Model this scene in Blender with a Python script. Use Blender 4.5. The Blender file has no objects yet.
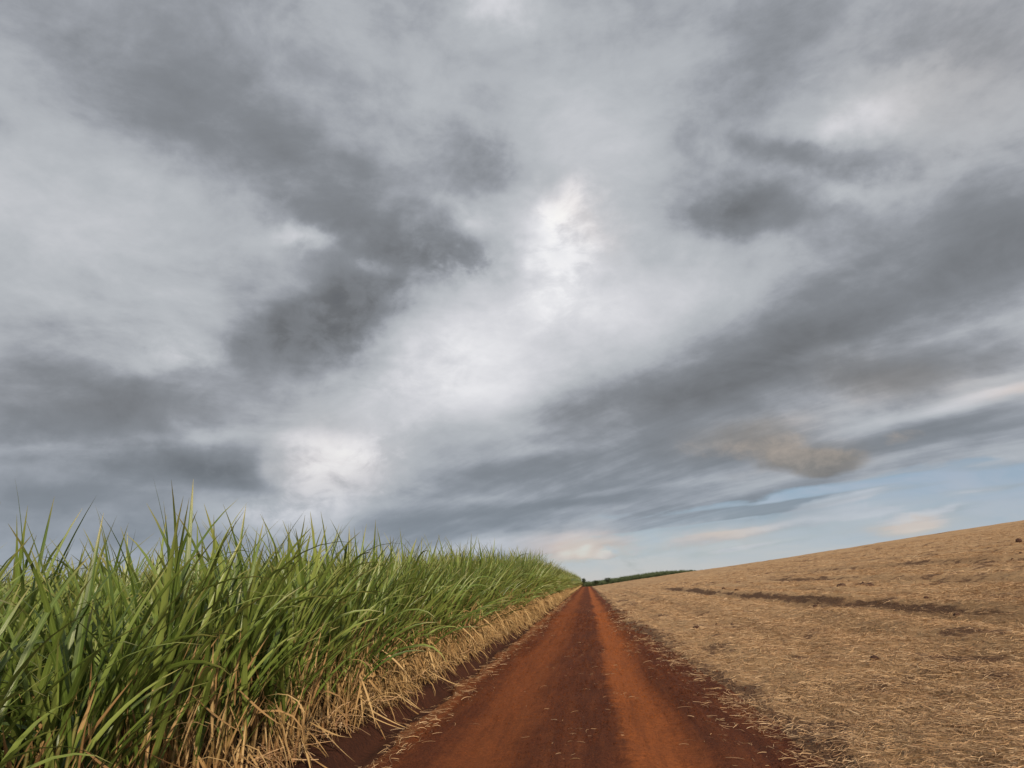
import bpy, math, random
import numpy as np

rng = np.random.default_rng(7)
random.seed(7)
scene = bpy.context.scene
COL = scene.collection
R = math.radians

# ------------------------------------------------------------------ helpers
def tag(o, label=None, cat=None, group=None, kind=None):
    if label: o['label'] = label
    if cat: o['category'] = cat
    if group: o['group'] = group
    if kind: o['kind'] = kind
    return o

def mesh_np(name, v, f, mats, uv=None, attrs=None, smooth=True, mat_idx=None):
    """mesh from numpy arrays; f is (n,3) or (n,4)"""
    v = np.asarray(v, np.float32); f = np.asarray(f, np.int32)
    me = bpy.data.meshes.new(name)
    n, k = f.shape
    me.vertices.add(len(v)); me.vertices.foreach_set('co', v.ravel())
    me.loops.add(n*k); me.loops.foreach_set('vertex_index', f.ravel())
    me.polygons.add(n)
    me.polygons.foreach_set('loop_start', np.arange(0, n*k, k, dtype=np.int32))
    me.polygons.foreach_set('loop_total', np.full(n, k, np.int32))
    if smooth: me.polygons.foreach_set('use_smooth', np.ones(n, bool))
    if mat_idx is not None: me.polygons.foreach_set('material_index', np.asarray(mat_idx, np.int32))
    for m in mats: me.materials.append(m)
    if uv is not None:
        l = me.uv_layers.new(name='UVMap')
        l.data.foreach_set('uv', np.asarray(uv, np.float32)[f.ravel()].ravel())
    for an, av in (attrs or {}).items():
        a = me.attributes.new(an, 'FLOAT', 'POINT')
        a.data.foreach_set('value', np.asarray(av, np.float32))
    me.update(calc_edges=True)
    me.validate()
    return me

def obj(name, data, parent=None, loc=(0, 0, 0)):
    o = bpy.data.objects.new(name, data); COL.objects.link(o)
    o.location = loc
    if parent is not None: o.parent = parent
    return o

class NT:
    """terse node-tree builder"""
    def __init__(self, tree): self.t = tree; tree.nodes.clear()
    def n(self, typ, ins=None, **props):
        nd = self.t.nodes.new(typ)
        for k, v in props.items(): setattr(nd, k, v)
        for k, v in (ins or {}).items(): self.put(nd.inputs[k], v)
        return nd
    def put(self, sock, v):
        if isinstance(v, bpy.types.NodeSocket): self.t.links.new(v, sock)
        elif isinstance(v, bpy.types.Node): self.t.links.new(v.outputs[0], sock)
        else: sock.default_value = v
    def m(self, op, a, b=None, c=None, clamp=False):
        nd = self.t.nodes.new('ShaderNodeMath'); nd.operation = op; nd.use_clamp = clamp
        for i, v in enumerate((a, b, c)):
            if v is not None: self.put(nd.inputs[i], v)
        return nd.outputs[0]
    def vm(self, op, a, b=None, out=0):
        nd = self.t.nodes.new('ShaderNodeVectorMath'); nd.operation = op
        self.put(nd.inputs[0], a)
        if b is not None: self.put(nd.inputs[3 if op == 'SCALE' else 1], b)
        return nd.outputs[1] if op in ('DOT_PRODUCT', 'LENGTH') else nd.outputs[0]
    def ramp(self, fac, stops, interp='LINEAR'):
        nd = self.t.nodes.new('ShaderNodeValToRGB'); cr = nd.color_ramp; cr.interpolation = interp
        while len(cr.elements) < len(stops): cr.elements.new(0.5)
        for e, (p, c) in zip(cr.elements, stops):
            e.position = p; e.color = (c[0], c[1], c[2], 1) if not isinstance(c, (int, float)) else (c, c, c, 1)
        self.put(nd.inputs[0], fac); return nd.outputs[0]
    def mixc(self, fac, a, b, blend='MIX'):
        nd = self.t.nodes.new('ShaderNodeMix'); nd.data_type = 'RGBA'; nd.blend_type = blend
        for i, v in ((0, fac), (6, a), (7, b)):
            if isinstance(v, tuple) and len(v) == 3: v = (*v, 1)
            self.put(nd.inputs[i], v)
        return nd.outputs[2]
    def noise(self, vec, scale, detail=4, rough=.5, dist=0, color=False):
        nd = self.n('ShaderNodeTexNoise', {'Vector': vec, 'Scale': scale, 'Detail': detail, 'Roughness': rough, 'Distortion': dist})
        return nd.outputs['Color' if color else 'Fac']
    def mr(self, v, a, b, c=0., d=1., smooth=False):
        nd = self.n('ShaderNodeMapRange', interpolation_type='SMOOTHSTEP' if smooth else 'LINEAR')
        for i, x in enumerate((v, a, b, c, d)): self.put(nd.inputs[i], x)
        return nd.outputs[0]

def lin(r, g, b):
    f = lambda c: c/12.92 if c <= .04045 else ((c+.055)/1.055)**2.4
    return (f(r/255), f(g/255), f(b/255))

# ------------------------------------------------------------------ sky
CLOUD_LIGHT = [  # azimuth, elevation, half length, half height, tilt (degrees), amount, edge
    (-39.55, 36.04, 11.06, 4.13, 15.9, -0.0235, 1.0),
    (-42.87, 28.8, 3.65, 5.5, 15.8, 0.0392, 1.0),
    (-33.47, 33.44, 9.04, 3.17, 18.7, -0.0667, 1.0),
    (-23.81, 30.22, 10.3, 4.8, -13.5, -0.0745, 1.2),
    (-20.91, 38.47, 10.65, 3.89, 5.9, -0.0235, 1.0),
    (-12.78, 37.74, 7.98, 3.58, -13.4, 0.0235, 1.0),
    (-38.76, 23.92, 8.9, 4.61, 11.5, 0.0863, 1.0),
    (-18.8, 29.6, 4.97, 3.01, -13.8, -0.0549, 1.0),
    (-22.34, 33.21, 6.78, 2.76, 6.0, -0.0314, 1.0),
    (-22.41, 19.21, 6.64, 2.88, 11.1, -0.0941, 1.4),
    (-17.72, 21.37, 4.92, 3.07, 11.6, -0.0706, 1.2),
    (-11.91, 25.78, 7.29, 2.92, -6.6, -0.0863, 1.4),
    (-16.54, 23.73, 5.0, 3.44, 20.5, -0.0549, 1.0),
    (-22.79, 26.62, 3.62, 1.18, -2.3, 0.102, 1.0),
    (-17.39, 24.45, 2.13, 0.93, -16.1, 0.0784, 1.0),
    (-28.68, 17.98, 3.6, 1.62, -5.3, 0.0863, 1.0),
    (-30.72, 21.05, 4.29, 2.15, 6.8, 0.0392, 1.0),
    (-38.9, 13.19, 7.64, 2.28, 1.4, -0.1176, 1.3),
    (-41.19, 17.43, 4.02, 2.62, 9.2, -0.0235, 1.0),
    (-32.37, 9.54, 9.12, 1.69, -1.9, -0.0941, 1.3),
    (-27.64, 8.84, 4.89, 1.31, -4.9, -0.0784, 1.3),
    (-37.6, 7.13, 5.22, 1.33, 2.1, -0.0706, 1.0),
    (-33.22, 5.21, 10.61, 1.92, 0.5, -0.0941, 1.2),
    (-4.37, 19.82, 11.7, 8.79, 21.2, 0.1412, 1.2),
    (-11.13, 15.6, 8.17, 3.98, 23.7, 0.0941, 1.0),
    (1.73, 28.39, 1.81, 1.77, 30.9, 0.0314, 1.0),
    (-0.43, 26.27, 2.1, 2.48, 42.4, 0.0471, 1.0),
    (-2.14, 22.09, 2.2, 4.31, -12.5, 0.0627, 1.0),
    (-6.46, 33.6, 4.95, 2.03, -9.4, -0.0471, 1.2),
    (-4.65, 42.38, 3.84, 1.38, -2.1, 0.0863, 1.0),
    (5.36, 34.26, 7.94, 4.18, -7.0, 0.0941, 1.0),
    (4.0, 38.54, 8.22, 2.64, -6.4, 0.0157, 1.0),
    (7.44, 21.32, 9.63, 3.88, 12.5, 0.0863, 1.0),
    (13.05, 27.37, 5.59, 2.88, -18.8, -0.0706, 1.1),
    (16.97, 27.02, 4.19, 1.7, -11.5, -0.0549, 1.0),
    (19.84, 30.31, 5.65, 1.08, -19.0, -0.0784, 1.0),
    (11.38, 33.41, 5.89, 3.44, -9.8, -0.0314, 1.0),
    (24.99, 31.81, 3.36, 2.16, 6.8, 0.1176, 1.0),
    (28.33, 26.3, 4.38, 1.45, -6.8, 0.0706, 1.0),
    (20.94, 36.12, 10.79, 3.77, -15.2, -0.0549, 1.0),
    (31.86, 33.24, 6.91, 3.51, -21.3, -0.0627, 1.0),
    (9.54, 11.02, 12.08, 3.07, 3.1, -0.0863, 1.0),
    (31.62, 15.61, 3.26, 1.3, 4.2, 0.0392, 1.0),
    (-1.53, 10.17, 7.21, 0.95, 5.1, 0.0314, 1.0),
    (-39.69, 10.31, 3.38, 0.53, 10.4, 0.0627, 1.0),
    (-29.26, 12.06, 4.15, 0.73, 2.9, 0.0627, 1.0),
    (-35.51, 15.34, 3.19, 0.83, 17.1, 0.0471, 1.0),
    (-26.09, 6.32, 2.8, 0.73, 0.2, 0.0627, 1.0),
    (-35.04, 5.19, 3.62, 0.67, 0.7, 0.0471, 1.0),
    (-4.76, 9.91, 4.82, 0.95, 2.7, 0.0235, 1.0),
    (-18.57, 9.12, 5.71, 2.93, 10.1, 0.1176, 1.3),
    (-21.64, 10.61, 1.95, 1.07, 11.1, 0.0706, 1.0),
    (-15.14, 12.07, 4.75, 0.94, 14.8, -0.0392, 1.0),
    (-21.77, 5.22, 4.36, 1.04, 4.6, 0.1569, 1.0),
    (19.43, 5.0, 5.23, 0.21, 7.2, 0.0784, 1.0),
    (24.25, 3.8, 2.98, 0.2, 5.6, 0.0863, 1.0),
    (7.96, 2.72, 4.42, 0.22, 5.3, 0.0706, 1.0),
    (-0.36, 3.0, 3.55, 1.29, 2.6, 0.1725, 1.0),
    (-1.86, 2.3, 0.69, 0.38, -2.1, 0.2157, 1.3),
    (-0.32, 2.32, 0.92, 0.45, -2.2, 0.2353, 1.3),
    (1.42, 1.88, 0.84, 0.3, -2.2, 0.1961, 1.3),
    (11.24, 2.79, 3.23, 0.36, 9.2, 0.1725, 1.0),
    (22.93, 3.09, 2.92, 0.67, 4.9, 0.2196, 1.0),
    (21.24, 4.17, 4.41, 0.41, 5.4, 0.1176, 1.0),
    (15.2, 3.58, 7.55, 0.64, 4.8, 0.1333, 1.0),
    (10.05, 1.75, 4.33, 0.29, 6.5, 0.0941, 1.0),
    (4.24, 2.96, 3.02, 0.37, 3.4, 0.0784, 1.0),
    (26.35, 4.1, 3.45, 0.32, 6.5, 0.1098, 1.0),
    (18.04, 4.54, 4.65, 0.35, 5.4, 0.1176, 1.0),
    (4.17, 2.07, 5.27, 0.37, 3.6, 0.102, 1.0),
    (12.94, 2.19, 4.21, 0.29, 6.4, 0.0863, 1.0),
    (-1.87, 3.59, 3.88, 0.53, 2.7, 0.0941, 1.0),
    (27.67, 5.1, 2.81, 0.32, 5.9, 0.0941, 1.0),
    (7.3, 3.57, 5.95, 0.52, 5.1, 0.1176, 1.0),
    (-8.13, 2.82, 4.66, 0.68, 2.1, 0.1569, 1.2),
]
CLOUD_BAND = [  # azimuth, elevation, half length, half height, tilt (degrees), amount, edge
    (3.54, 13.99, 15.19, 2.36, 9.5, -0.1569, 1.3),
    (22.16, 18.34, 13.34, 3.21, 9.0, -0.1725, 1.3),
    (32.31, 21.73, 4.44, 2.9, 11.2, -0.0784, 1.0),
    (22.75, 13.76, 4.82, 1.42, -2.8, -0.1176, 1.4),
    (-8.81, 8.23, 9.55, 1.25, 2.4, -0.102, 1.2),
    (-12.76, 10.1, 6.35, 1.1, 7.1, -0.0392, 1.0),
    (5.44, 8.23, 8.47, 1.7, 6.3, -0.0784, 1.0),
    (2.92, 5.68, 12.31, 1.23, 0.1, -0.0863, 1.2),
    (-11.21, 5.04, 9.35, 1.08, 0.5, -0.1098, 1.2),
    (16.06, 4.9, 8.9, 1.0, 6.4, -0.0784, 1.2),
    (29.01, 10.91, 4.23, 0.59, 6.6, 0.1569, 1.2),
    (25.75, 9.09, 6.54, 0.88, 3.6, -0.1333, 1.4),
    (25.43, 10.79, 7.28, 0.34, 6.0, 0.0706, 1.0),
    (22.16, 10.05, 7.7, 0.35, 6.8, 0.0549, 1.0),
    (30.39, 12.2, 3.85, 0.45, 5.6, 0.0863, 1.0),
    (22.75, 5.84, 3.11, 0.61, 7.8, 0.0863, 1.0),
    (20.21, 5.86, 1.94, 0.7, 3.6, 0.1176, 1.0),
    (28.1, 5.91, 3.33, 0.52, 3.1, 0.0627, 1.0),
    (4.56, 6.9, 10.77, 0.31, 4.7, 0.0863, 1.0),
    (-1.78, 5.35, 9.4, 0.31, 3.5, 0.0627, 1.0),
    (13.46, 6.47, 4.28, 0.37, 8.0, 0.0706, 1.0),
    (9.23, 7.98, 4.48, 0.38, 3.9, 0.0549, 1.0),
    (-8.05, 6.49, 4.74, 0.39, 2.2, 0.0549, 1.0),
    (20.42, 16.1, 8.15, 0.43, 7.3, 0.0549, 1.0),
    (27.56, 15.83, 5.38, 0.54, 8.3, 0.0549, 1.0),
    (-1.43, 12.15, 12.12, 0.63, 5.9, 0.0471, 1.0),
    (23.07, 7.82, 4.99, 0.41, 6.8, 0.0627, 1.0),
    (26.76, 8.07, 5.24, 0.33, 6.4, -0.0627, 1.0),
    (29.3, 9.39, 3.34, 0.32, 7.6, 0.0627, 1.0),
    (8.81, 3.87, 8.81, 0.44, 3.0, -0.0863, 1.3),
    (-1.86, 3.97, 4.67, 0.46, 0.7, -0.0784, 1.3),
]
CLOUD_PUFF = [  # azimuth, elevation, half length, half height, tilt (degrees), amount, edge
    (1.1, 28.22, 2.76, 2.28, 36.1, 0.1765, 1.3),
    (-1.75, 24.57, 2.58, 4.09, -7.9, 0.1255, 1.3),
    (-0.91, 21.24, 4.81, 2.66, -3.6, 0.0706, 1.0),
    (-18.97, 9.88, 5.93, 1.85, 24.6, 0.1961, 1.2),
    (-22.04, 11.21, 1.87, 1.07, 11.3, 0.0863, 1.0),
    (-20.37, 6.7, 5.92, 1.21, 11.9, 0.1333, 1.0),
    (-29.35, 17.55, 3.7, 1.54, -3.2, 0.102, 1.0),
    (-22.79, 26.47, 3.14, 1.04, -2.3, 0.102, 1.0),
    (-17.4, 24.61, 2.06, 0.92, -11.3, 0.0863, 1.0),
    (-23.92, 5.23, 4.07, 1.03, -0.4, 0.0863, 1.0),
    (-5.1, 43.02, 3.96, 1.12, -1.8, 0.1059, 1.0),
    (-8.39, 28.84, 2.31, 1.3, -36.8, 0.0863, 1.0),
    (-12.35, 17.19, 4.68, 1.82, 19.1, 0.0706, 1.0),
    (24.69, 32.1, 3.15, 1.87, 1.9, 0.0588, 1.0),
    (21.47, 26.76, 2.9, 0.84, -4.0, 0.0549, 1.0),
    (-23.56, 19.13, 5.87, 2.93, 11.5, -0.0863, 1.5),
    (-17.7, 20.6, 4.48, 2.47, 2.0, -0.0784, 1.4),
    (-11.48, 25.78, 7.1, 2.47, -10.4, -0.0863, 1.5),
    (-8.51, 23.46, 4.79, 1.67, -24.0, -0.0745, 1.2),
    (-15.29, 23.39, 3.86, 2.15, 10.8, -0.0549, 1.2),
    (-25.34, 28.96, 6.23, 3.38, -11.7, -0.0471, 1.2),
    (-5.55, 33.58, 4.77, 2.32, -9.8, -0.0549, 1.3),
    (11.83, 27.42, 3.31, 2.47, -22.8, -0.0627, 1.5),
    (16.21, 27.16, 4.39, 1.78, -11.2, -0.051, 1.2),
    (21.24, 29.62, 5.88, 1.41, -17.9, -0.0549, 1.2),
    (7.7, 38.76, 5.07, 2.24, -15.6, -0.0314, 1.0),
    (-38.29, 12.98, 6.83, 2.02, 1.1, -0.0549, 1.4),
    (-29.49, 14.97, 3.22, 1.31, 4.1, -0.0431, 1.2),
    (-32.39, 9.75, 9.0, 1.76, -1.8, -0.0627, 1.4),
    (-25.55, 8.89, 4.96, 1.32, -9.3, -0.0549, 1.2),
    (-36.44, 7.17, 6.12, 1.21, 1.9, -0.0392, 1.2),
    (-15.94, 12.45, 3.64, 1.09, 0.1, -0.0471, 1.2),
]
CLOUD_STRIP = [  # azimuth, elevation, half length, half height, tilt (degrees), amount, edge
    (22.93, 6.93, 8.07, 0.55, 5.1, 0.9, 1.3),
    (26.77, 8.14, 5.23, 0.67, 5.2, 0.9, 1.3),
    (18.8, 5.19, 7.9, 0.42, 5.1, 0.8, 1.3),
    (8.87, 4.46, 8.1, 0.59, 3.9, 1.0, 1.3),
    (27.97, 5.2, 3.34, 0.26, 4.7, 0.6, 1.3),
    (1.26, 4.07, 6.94, 0.53, 2.4, 0.8, 1.3),
    (28.8, 6.68, 3.31, 0.32, 4.8, 0.6, 1.3),
]
CLOUD_WARM = [  # azimuth, elevation, half length, half height, tilt (degrees), amount, edge
    (17.25, 8.58, 4.09, 1.17, 0.6, 0.5, 1.3),
    (12.81, 10.12, 4.38, 1.05, 8.9, 0.6, 1.0),
    (22.6, 2.98, 2.44, 0.6, 4.9, 1.6, 1.3),
    (-0.39, 2.47, 3.69, 1.21, -2.2, 1.1, 1.2),
    (10.29, 2.69, 3.62, 0.65, 7.2, 1.0, 1.0),
    (1.45, 28.19, 1.92, 2.48, 41.0, 0.15, 1.0),
    (31.01, 11.09, 2.16, 0.64, 6.3, 0.3, 1.0),
    (-19.34, 9.57, 4.57, 2.68, 0.2, 0.15, 1.0),
    (31.58, 32.09, 7.51, 4.76, -20.8, 0.12, 1.0),
    (24.04, 13.69, 5.01, 1.75, -9.7, 0.3, 1.0),
]
CLOUD_BODY = [  # azimuth, elevation, half length, half height, tilt (degrees), amount, edge
    (17.87, 8.08, 3.5, 1.16, -0.3, 1.0, 2.0),
    (14.14, 9.1, 3.23, 1.26, 10.1, 0.75, 1.4),
    (23.57, 8.95, 1.35, 0.55, -1.6, 0.5, 1.2),
    (8.6, 9.18, 3.78, 0.92, 5.7, 0.4, 1.2),
]
CLEAR_GAP = [  # azimuth, elevation, half length, half height, tilt (degrees), amount, edge
    (13.27, 4.94, 12.73, 1.61, 5.5, 0.8, 1.6),
    (25.22, 6.01, 6.52, 0.94, 5.4, 0.9, 1.6),
    (28.75, 3.45, 8.02, 3.07, 0.0, 1.2, 2.0),
    (16.11, 5.25, 4.78, 0.72, 4.2, 0.5, 1.5),
    (23.92, 5.46, 4.85, 0.67, 5.8, 0.5, 1.5),
    (19.66, 2.2, 10.24, 3.08, 5.3, 1.1, 2.0),
    (7.09, 1.36, 9.57, 2.2, 4.6, 1.1, 2.0),
    (-0.1, 0.89, 4.58, 2.84, 2.8, 0.9, 2.0),
    (-6.6, 1.86, 4.64, 1.06, -1.9, 0.45, 1.5),
]

SUN_EL, SUN_AZ = R(27), R(158)      # azimuth clockwise from +Y (the road)

world = bpy.data.worlds.new('World'); scene.world = world; world.use_nodes = True
w = NT(world.node_tree)
tc = w.n('ShaderNodeTexCoord')
d = tc.outputs['Generated']
sep = w.n('ShaderNodeSeparateXYZ', {0: d})
dx, dy, dz = sep.outputs
az = w.m('MULTIPLY', w.m('ARCTAN2', dx, dy), 180/math.pi)
el = w.m('MULTIPLY', w.m('ARCSINE', dz), 180/math.pi)
# the layer of cloud seen as a flat sheet overhead
zz = w.m('ADD', w.m('MAXIMUM', dz, 0.0), 0.22)
plane = w.n('ShaderNodeCombineXYZ', {0: w.m('DIVIDE', dx, zz), 1: w.m('DIVIDE', dy, zz), 2: 0.0}).outputs[0]
streak = w.n('ShaderNodeMapping', {'Vector': plane, 'Rotation': (0, 0, R(138)), 'Scale': (4.6, 1.0, 1.0)}, vector_type='TEXTURE').outputs[0]
ae = w.n('ShaderNodeCombineXYZ', {0: az, 1: el, 2: 0.0}).outputs[0]
def warp(vec, p, scale, amp, detail=3):
    c = w.noise(p, scale, detail, .55, color=True)
    c = w.vm('SUBTRACT', c, (.5, .5, .5))
    return w.vm('ADD', vec, w.vm('MULTIPLY', c, amp))
elf = w.mr(el, 4., 26., .3, 1.)                                   # less wobble towards the horizon
big = w.n('ShaderNodeCombineXYZ', {0: w.m('MULTIPLY', 9., elf), 1: w.m('MULTIPLY', 9., elf), 2: 0.}).outputs[0]
aew = warp(ae, plane, 1.5, big, 4)
aeb = w.vm('ADD', w.vm('SCALE', ae, .6), w.vm('SCALE', aew, .4))         # the long bands wander less
soft = w.n('ShaderNodeCombineXYZ', {0: 1.6, 1: w.m('MULTIPLY', 1.3, elf), 2: 0.}).outputs[0]
aeb = warp(aeb, streak, 9., soft, 4)
small = w.n('ShaderNodeCombineXYZ', {0: w.m('MULTIPLY', 5., elf), 1: w.m('MULTIPLY', 4., elf), 2: 0.}).outputs[0]
aew = warp(aew, d, 8., small, 6)
tiny = w.n('ShaderNodeCombineXYZ', {0: w.m('MULTIPLY', 3.2, elf), 1: w.m('MULTIPLY', 2.4, elf), 2: 0.}).outputs[0]
aew = warp(aew, d, 24., tiny, 4)
def blobs(vec, table, start, gain=1.):
    # the running sum rides in z of the vector, so the patches are evaluated one after another
    v = w.vm('MULTIPLY_ADD', vec, (1, 1, 0)); v.node.inputs[2].default_value = (0, 0, start)
    for a, e, ra, rb, t, amp, pw in table:
        mp = w.n('ShaderNodeMapping', {'Vector': v, 'Location': (a, e, 0), 'Rotation': (0, 0, R(t)), 'Scale': (ra, rb, 1e7)}, vector_type='TEXTURE').outputs[0]
        q = w.vm('DOT_PRODUCT', mp, mp)
        if pw != 1: q = w.m('POWER', q, pw)
        g = w.m('POWER', .3679, q)
        nv = w.vm('MULTIPLY_ADD', g, (0, 0, amp*gain)); w.put(nv.node.inputs[2], v); v = nv
    return w.n('ShaderNodeSeparateXYZ', {0: v}).outputs[2]
Lm = blobs(aew, CLOUD_LIGHT, 157/255, 1.12)
aew_d = w.n('ShaderNodeVectorMath', {0: d, 1: (1., 1., 1.7)}, operation='MULTIPLY').outputs[0]
n1 = w.noise(plane, 3.0, 8, .58, .5)
n2 = w.noise(streak, 3.6, 6, .58, .25)
n3 = w.noise(aew_d, 19., 7, .64, .4)
Lm = w.m('MULTIPLY_ADD', w.m('MULTIPLY', w.m('SUBTRACT', n1, .5), w.mr(el, 5., 16., .5, 1.)), .27, Lm)
low = w.m('MULTIPLY', w.mr(el, 6., 20., 1., .15), w.mr(az, -22., 2., .25, 1.))
Lm = w.m('MULTIPLY_ADD', w.m('MULTIPLY', w.m('SUBTRACT', n2, .5), low), .50, Lm)
Lm = w.m('MULTIPLY_ADD', w.m('SUBTRACT', n3, .5), .07, Lm)
nb = w.noise(aew_d, 7., 7, .6, .6)
Lm = w.m('MULTIPLY_ADD', w.m('SUBTRACT', .16, w.m('ABSOLUTE', w.m('SUBTRACT', nb, .5))), w.m('MULTIPLY', .16, w.mr(el, 5., 14., .35, 1.)), Lm)
Lm = w.m('ADD', Lm, blobs(aeb, CLOUD_BAND, 0., 1.05))
pf = w.mr(w.m('ADD', w.m('MULTIPLY', n3, .45), w.m('MULTIPLY', w.noise(d, 9., 5, .55, .4), .55)), .40, .56, .12, 1.15, True)
Lm = w.m('MULTIPLY_ADD', blobs(aew, CLOUD_PUFF, 0.), pf, Lm)
# the heavy parts of the deck have edges: steepen the change from pale to dark along a ragged line
ne = w.m('SUBTRACT', w.noise(aew_d, 5.5, 9, .56, .25), .5)
edge = w.m('MULTIPLY_ADD', ne, w.mr(el, 4., 16., .16, .42), Lm)
step = w.m('MULTIPLY_ADD', w.mr(edge, .50, .665, 0., 1., True), .25, .475)
Lm = w.m('ADD', w.m('MULTIPLY', Lm, .70), w.m('MULTIPLY', step, .33))
Lm = w.m('MULTIPLY_ADD', ne, .14, Lm)
body = w.m('MULTIPLY_ADD', w.m('SUBTRACT', n3, .5), .9, blobs(aew, CLOUD_BODY, 0.0))
warm = blobs(aew, CLOUD_WARM, 0.0)
ccol = w.ramp(Lm, [(.30, lin(92, 95, 101)), (.42, lin(109, 112, 116)), (.52, lin(132, 136, 142)), (.62, lin(156, 160, 167)),
                   (.72, lin(182, 186, 191)), (.82, lin(210, 211, 216)), (.92, lin(235, 235, 238)), (1., lin(252, 251, 250))])
wcol = w.ramp(Lm, [(.30, lin(92, 88, 84)), (.45, lin(122, 115, 107)), (.60, lin(165, 155, 144)), (.75, lin(226, 196, 174)), (.9, lin(247, 223, 202)), (1., lin(253, 246, 228))])
ccol = w.mixc(w.m('MULTIPLY', warm, 1., clamp=True), ccol, wcol)
# bluer towards the horizon, where more air lies in front of the deck
ccol = w.mixc(w.mr(el, 3., 13., .36, 0.), ccol, lin(132, 150, 167))
# tan cumulus floating before the deck: pale top, grey belly
bl = w.m('MULTIPLY_ADD', w.m('SUBTRACT', n3, .5), 1.3, w.mr(w.m('SUBTRACT', el, w.m('MULTIPLY', az, .03)), 6.1, 8.6, .25, .85))
bcol = w.ramp(bl, [(.1, lin(104, 104, 105)), (.5, lin(130, 127, 123)), (.95, lin(174, 163, 153))])
veil = w.ramp(w.m('ADD', w.m('MULTIPLY', el, 1/14), w.m('MULTIPLY', w.m('SUBTRACT', n1, .5), .9)), [(0., lin(190, 192, 201)), (.3, lin(178, 187, 202)), (.55, lin(157, 177, 196)), (.8, lin(136, 161, 184))])
ccol = w.mixc(w.mr(body, .25, .95, 0., .8, True), ccol, bcol)
# gaps of clear sky low on the right
gap = blobs(aew, CLEAR_GAP, 0.0)
gap = w.m('MULTIPLY_ADD', w.m('SUBTRACT', n2, .5), 1.7, gap)
gap = w.mr(gap, .40, .95, 0., 1., True)
lowcl = blobs(aeb, CLOUD_LIGHT[54:], 0.0, 1.6)
lowcl = w.m('MULTIPLY_ADD', w.m('SUBTRACT', n3, .5), w.mr(az, 2., 9., 1.1, .3), w.m('MULTIPLY_ADD', w.m('SUBTRACT', n2, .5), .35, lowcl))
lowcl = w.mr(lowcl, .0, .30, 0., .85, True)
strip = w.m('MULTIPLY_ADD', w.m('SUBTRACT', n2, .5), 1.5, blobs(aeb, CLOUD_STRIP, 0.))
strip = w.mr(strip, .25, .75, 0., .85, True)
gap = w.m('MULTIPLY', gap, w.m('SUBTRACT', 1., strip))
cover = w.m('SUBTRACT', 1., w.m('MULTIPLY', gap, w.m('SUBTRACT', 1., lowcl)))
cover = w.m('MAXIMUM', cover, w.mr(az, 60., 80., 0., 1.))
sky = w.n('ShaderNodeTexSky', sky_type='NISHITA', sun_disc=False, sun_elevation=SUN_EL, sun_rotation=SUN_AZ, air_density=1.0, dust_density=0.0, ozone_density=4.0)
bg_s = w.n('ShaderNodeBackground', {'Color': sky.outputs[0], 'Strength': 0.06})
thin = w.m('MULTIPLY', gap, w.m('SUBTRACT', 1., lowcl))                # haze and thin cirrus hang in the gaps too
ccol = w.mixc(thin, ccol, veil)
cover = w.m('MAXIMUM', cover, .7)
bg_c = w.n('ShaderNodeBackground', {'Color': ccol, 'Strength': 1.0})
mx = w.n('ShaderNodeMixShader', {0: cover, 1: bg_s.outputs[0], 2: bg_c.outputs[0]})
w.n('ShaderNodeOutputWorld', {'Surface': mx.outputs[0]})

world.cycles.sampling_method = 'MANUAL'; world.cycles.sample_map_resolution = 256
sun = bpy.data.lights.new('sun', 'SUN'); sun.energy = 4.8; sun.angle = R(3); sun.color = (1, .83, .62)
so = obj('sun', sun); so.rotation_euler = (math.pi/2 - SUN_EL, 0, math.pi - SUN_AZ)   # light travels from azimuth SUN_AZ

# ------------------------------------------------------------------ camera
cam = bpy.data.cameras.new('camera'); cam.sensor_width = 36; cam.lens = 36*720/1024
cam.clip_end = 20000; cam.clip_start = .05
co = obj('camera', cam, loc=(0, 0, 1.6))
from mathutils import Matrix
co.rotation_euler = (Matrix.Rotation(R(5.202), 3, 'Z') @ Matrix.Rotation(R(90+15.561), 3, 'X') @ Matrix.Rotation(R(-2), 3, 'Z')).to_euler()
scene.camera = co
vs = scene.view_settings; vs.view_transform = 'Standard'; vs.look = 'None'; vs.exposure = 0; vs.gamma = 1; vs.use_curve_mapping = False
# ------------------------------------------------------------------ noise on the CPU
def vnoise(x, y, seed=0):
    xi = np.floor(x).astype(np.int64); yi = np.floor(y).astype(np.int64)
    fx = x-xi; fy = y-yi
    fx = fx*fx*fx*(fx*(fx*6-15)+10); fy = fy*fy*fy*(fy*(fy*6-15)+10)
    def h(a, b):
        n = (a*374761393 + b*668265263 + seed*974634777) & 0xffffffff
        n = ((n ^ (n >> 13))*1274126177) & 0xffffffff
        return ((n ^ (n >> 16)) & 0xffff)/65535.
    return (h(xi, yi)*(1-fx)+h(xi+1, yi)*fx)*(1-fy)+(h(xi, yi+1)*(1-fx)+h(xi+1, yi+1)*fx)*fy
def fbm(x, y, oct=4, seed=0, gain=.5):
    x = np.asarray(x, float); y = np.asarray(y, float)
    s = np.zeros(np.broadcast(x, y).shape); a = 1.; t = 0.
    for i in range(oct):
        s += a*(vnoise(x, y, seed+i*17)-.5); t += a; a *= gain; x = x*2.03+3.1; y = y*2.03+7.7
    return s/t*2
def sst(x, a, b):
    t = np.clip((x-a)/(b-a), 0, 1); return t*t*(3-2*t)

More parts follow.
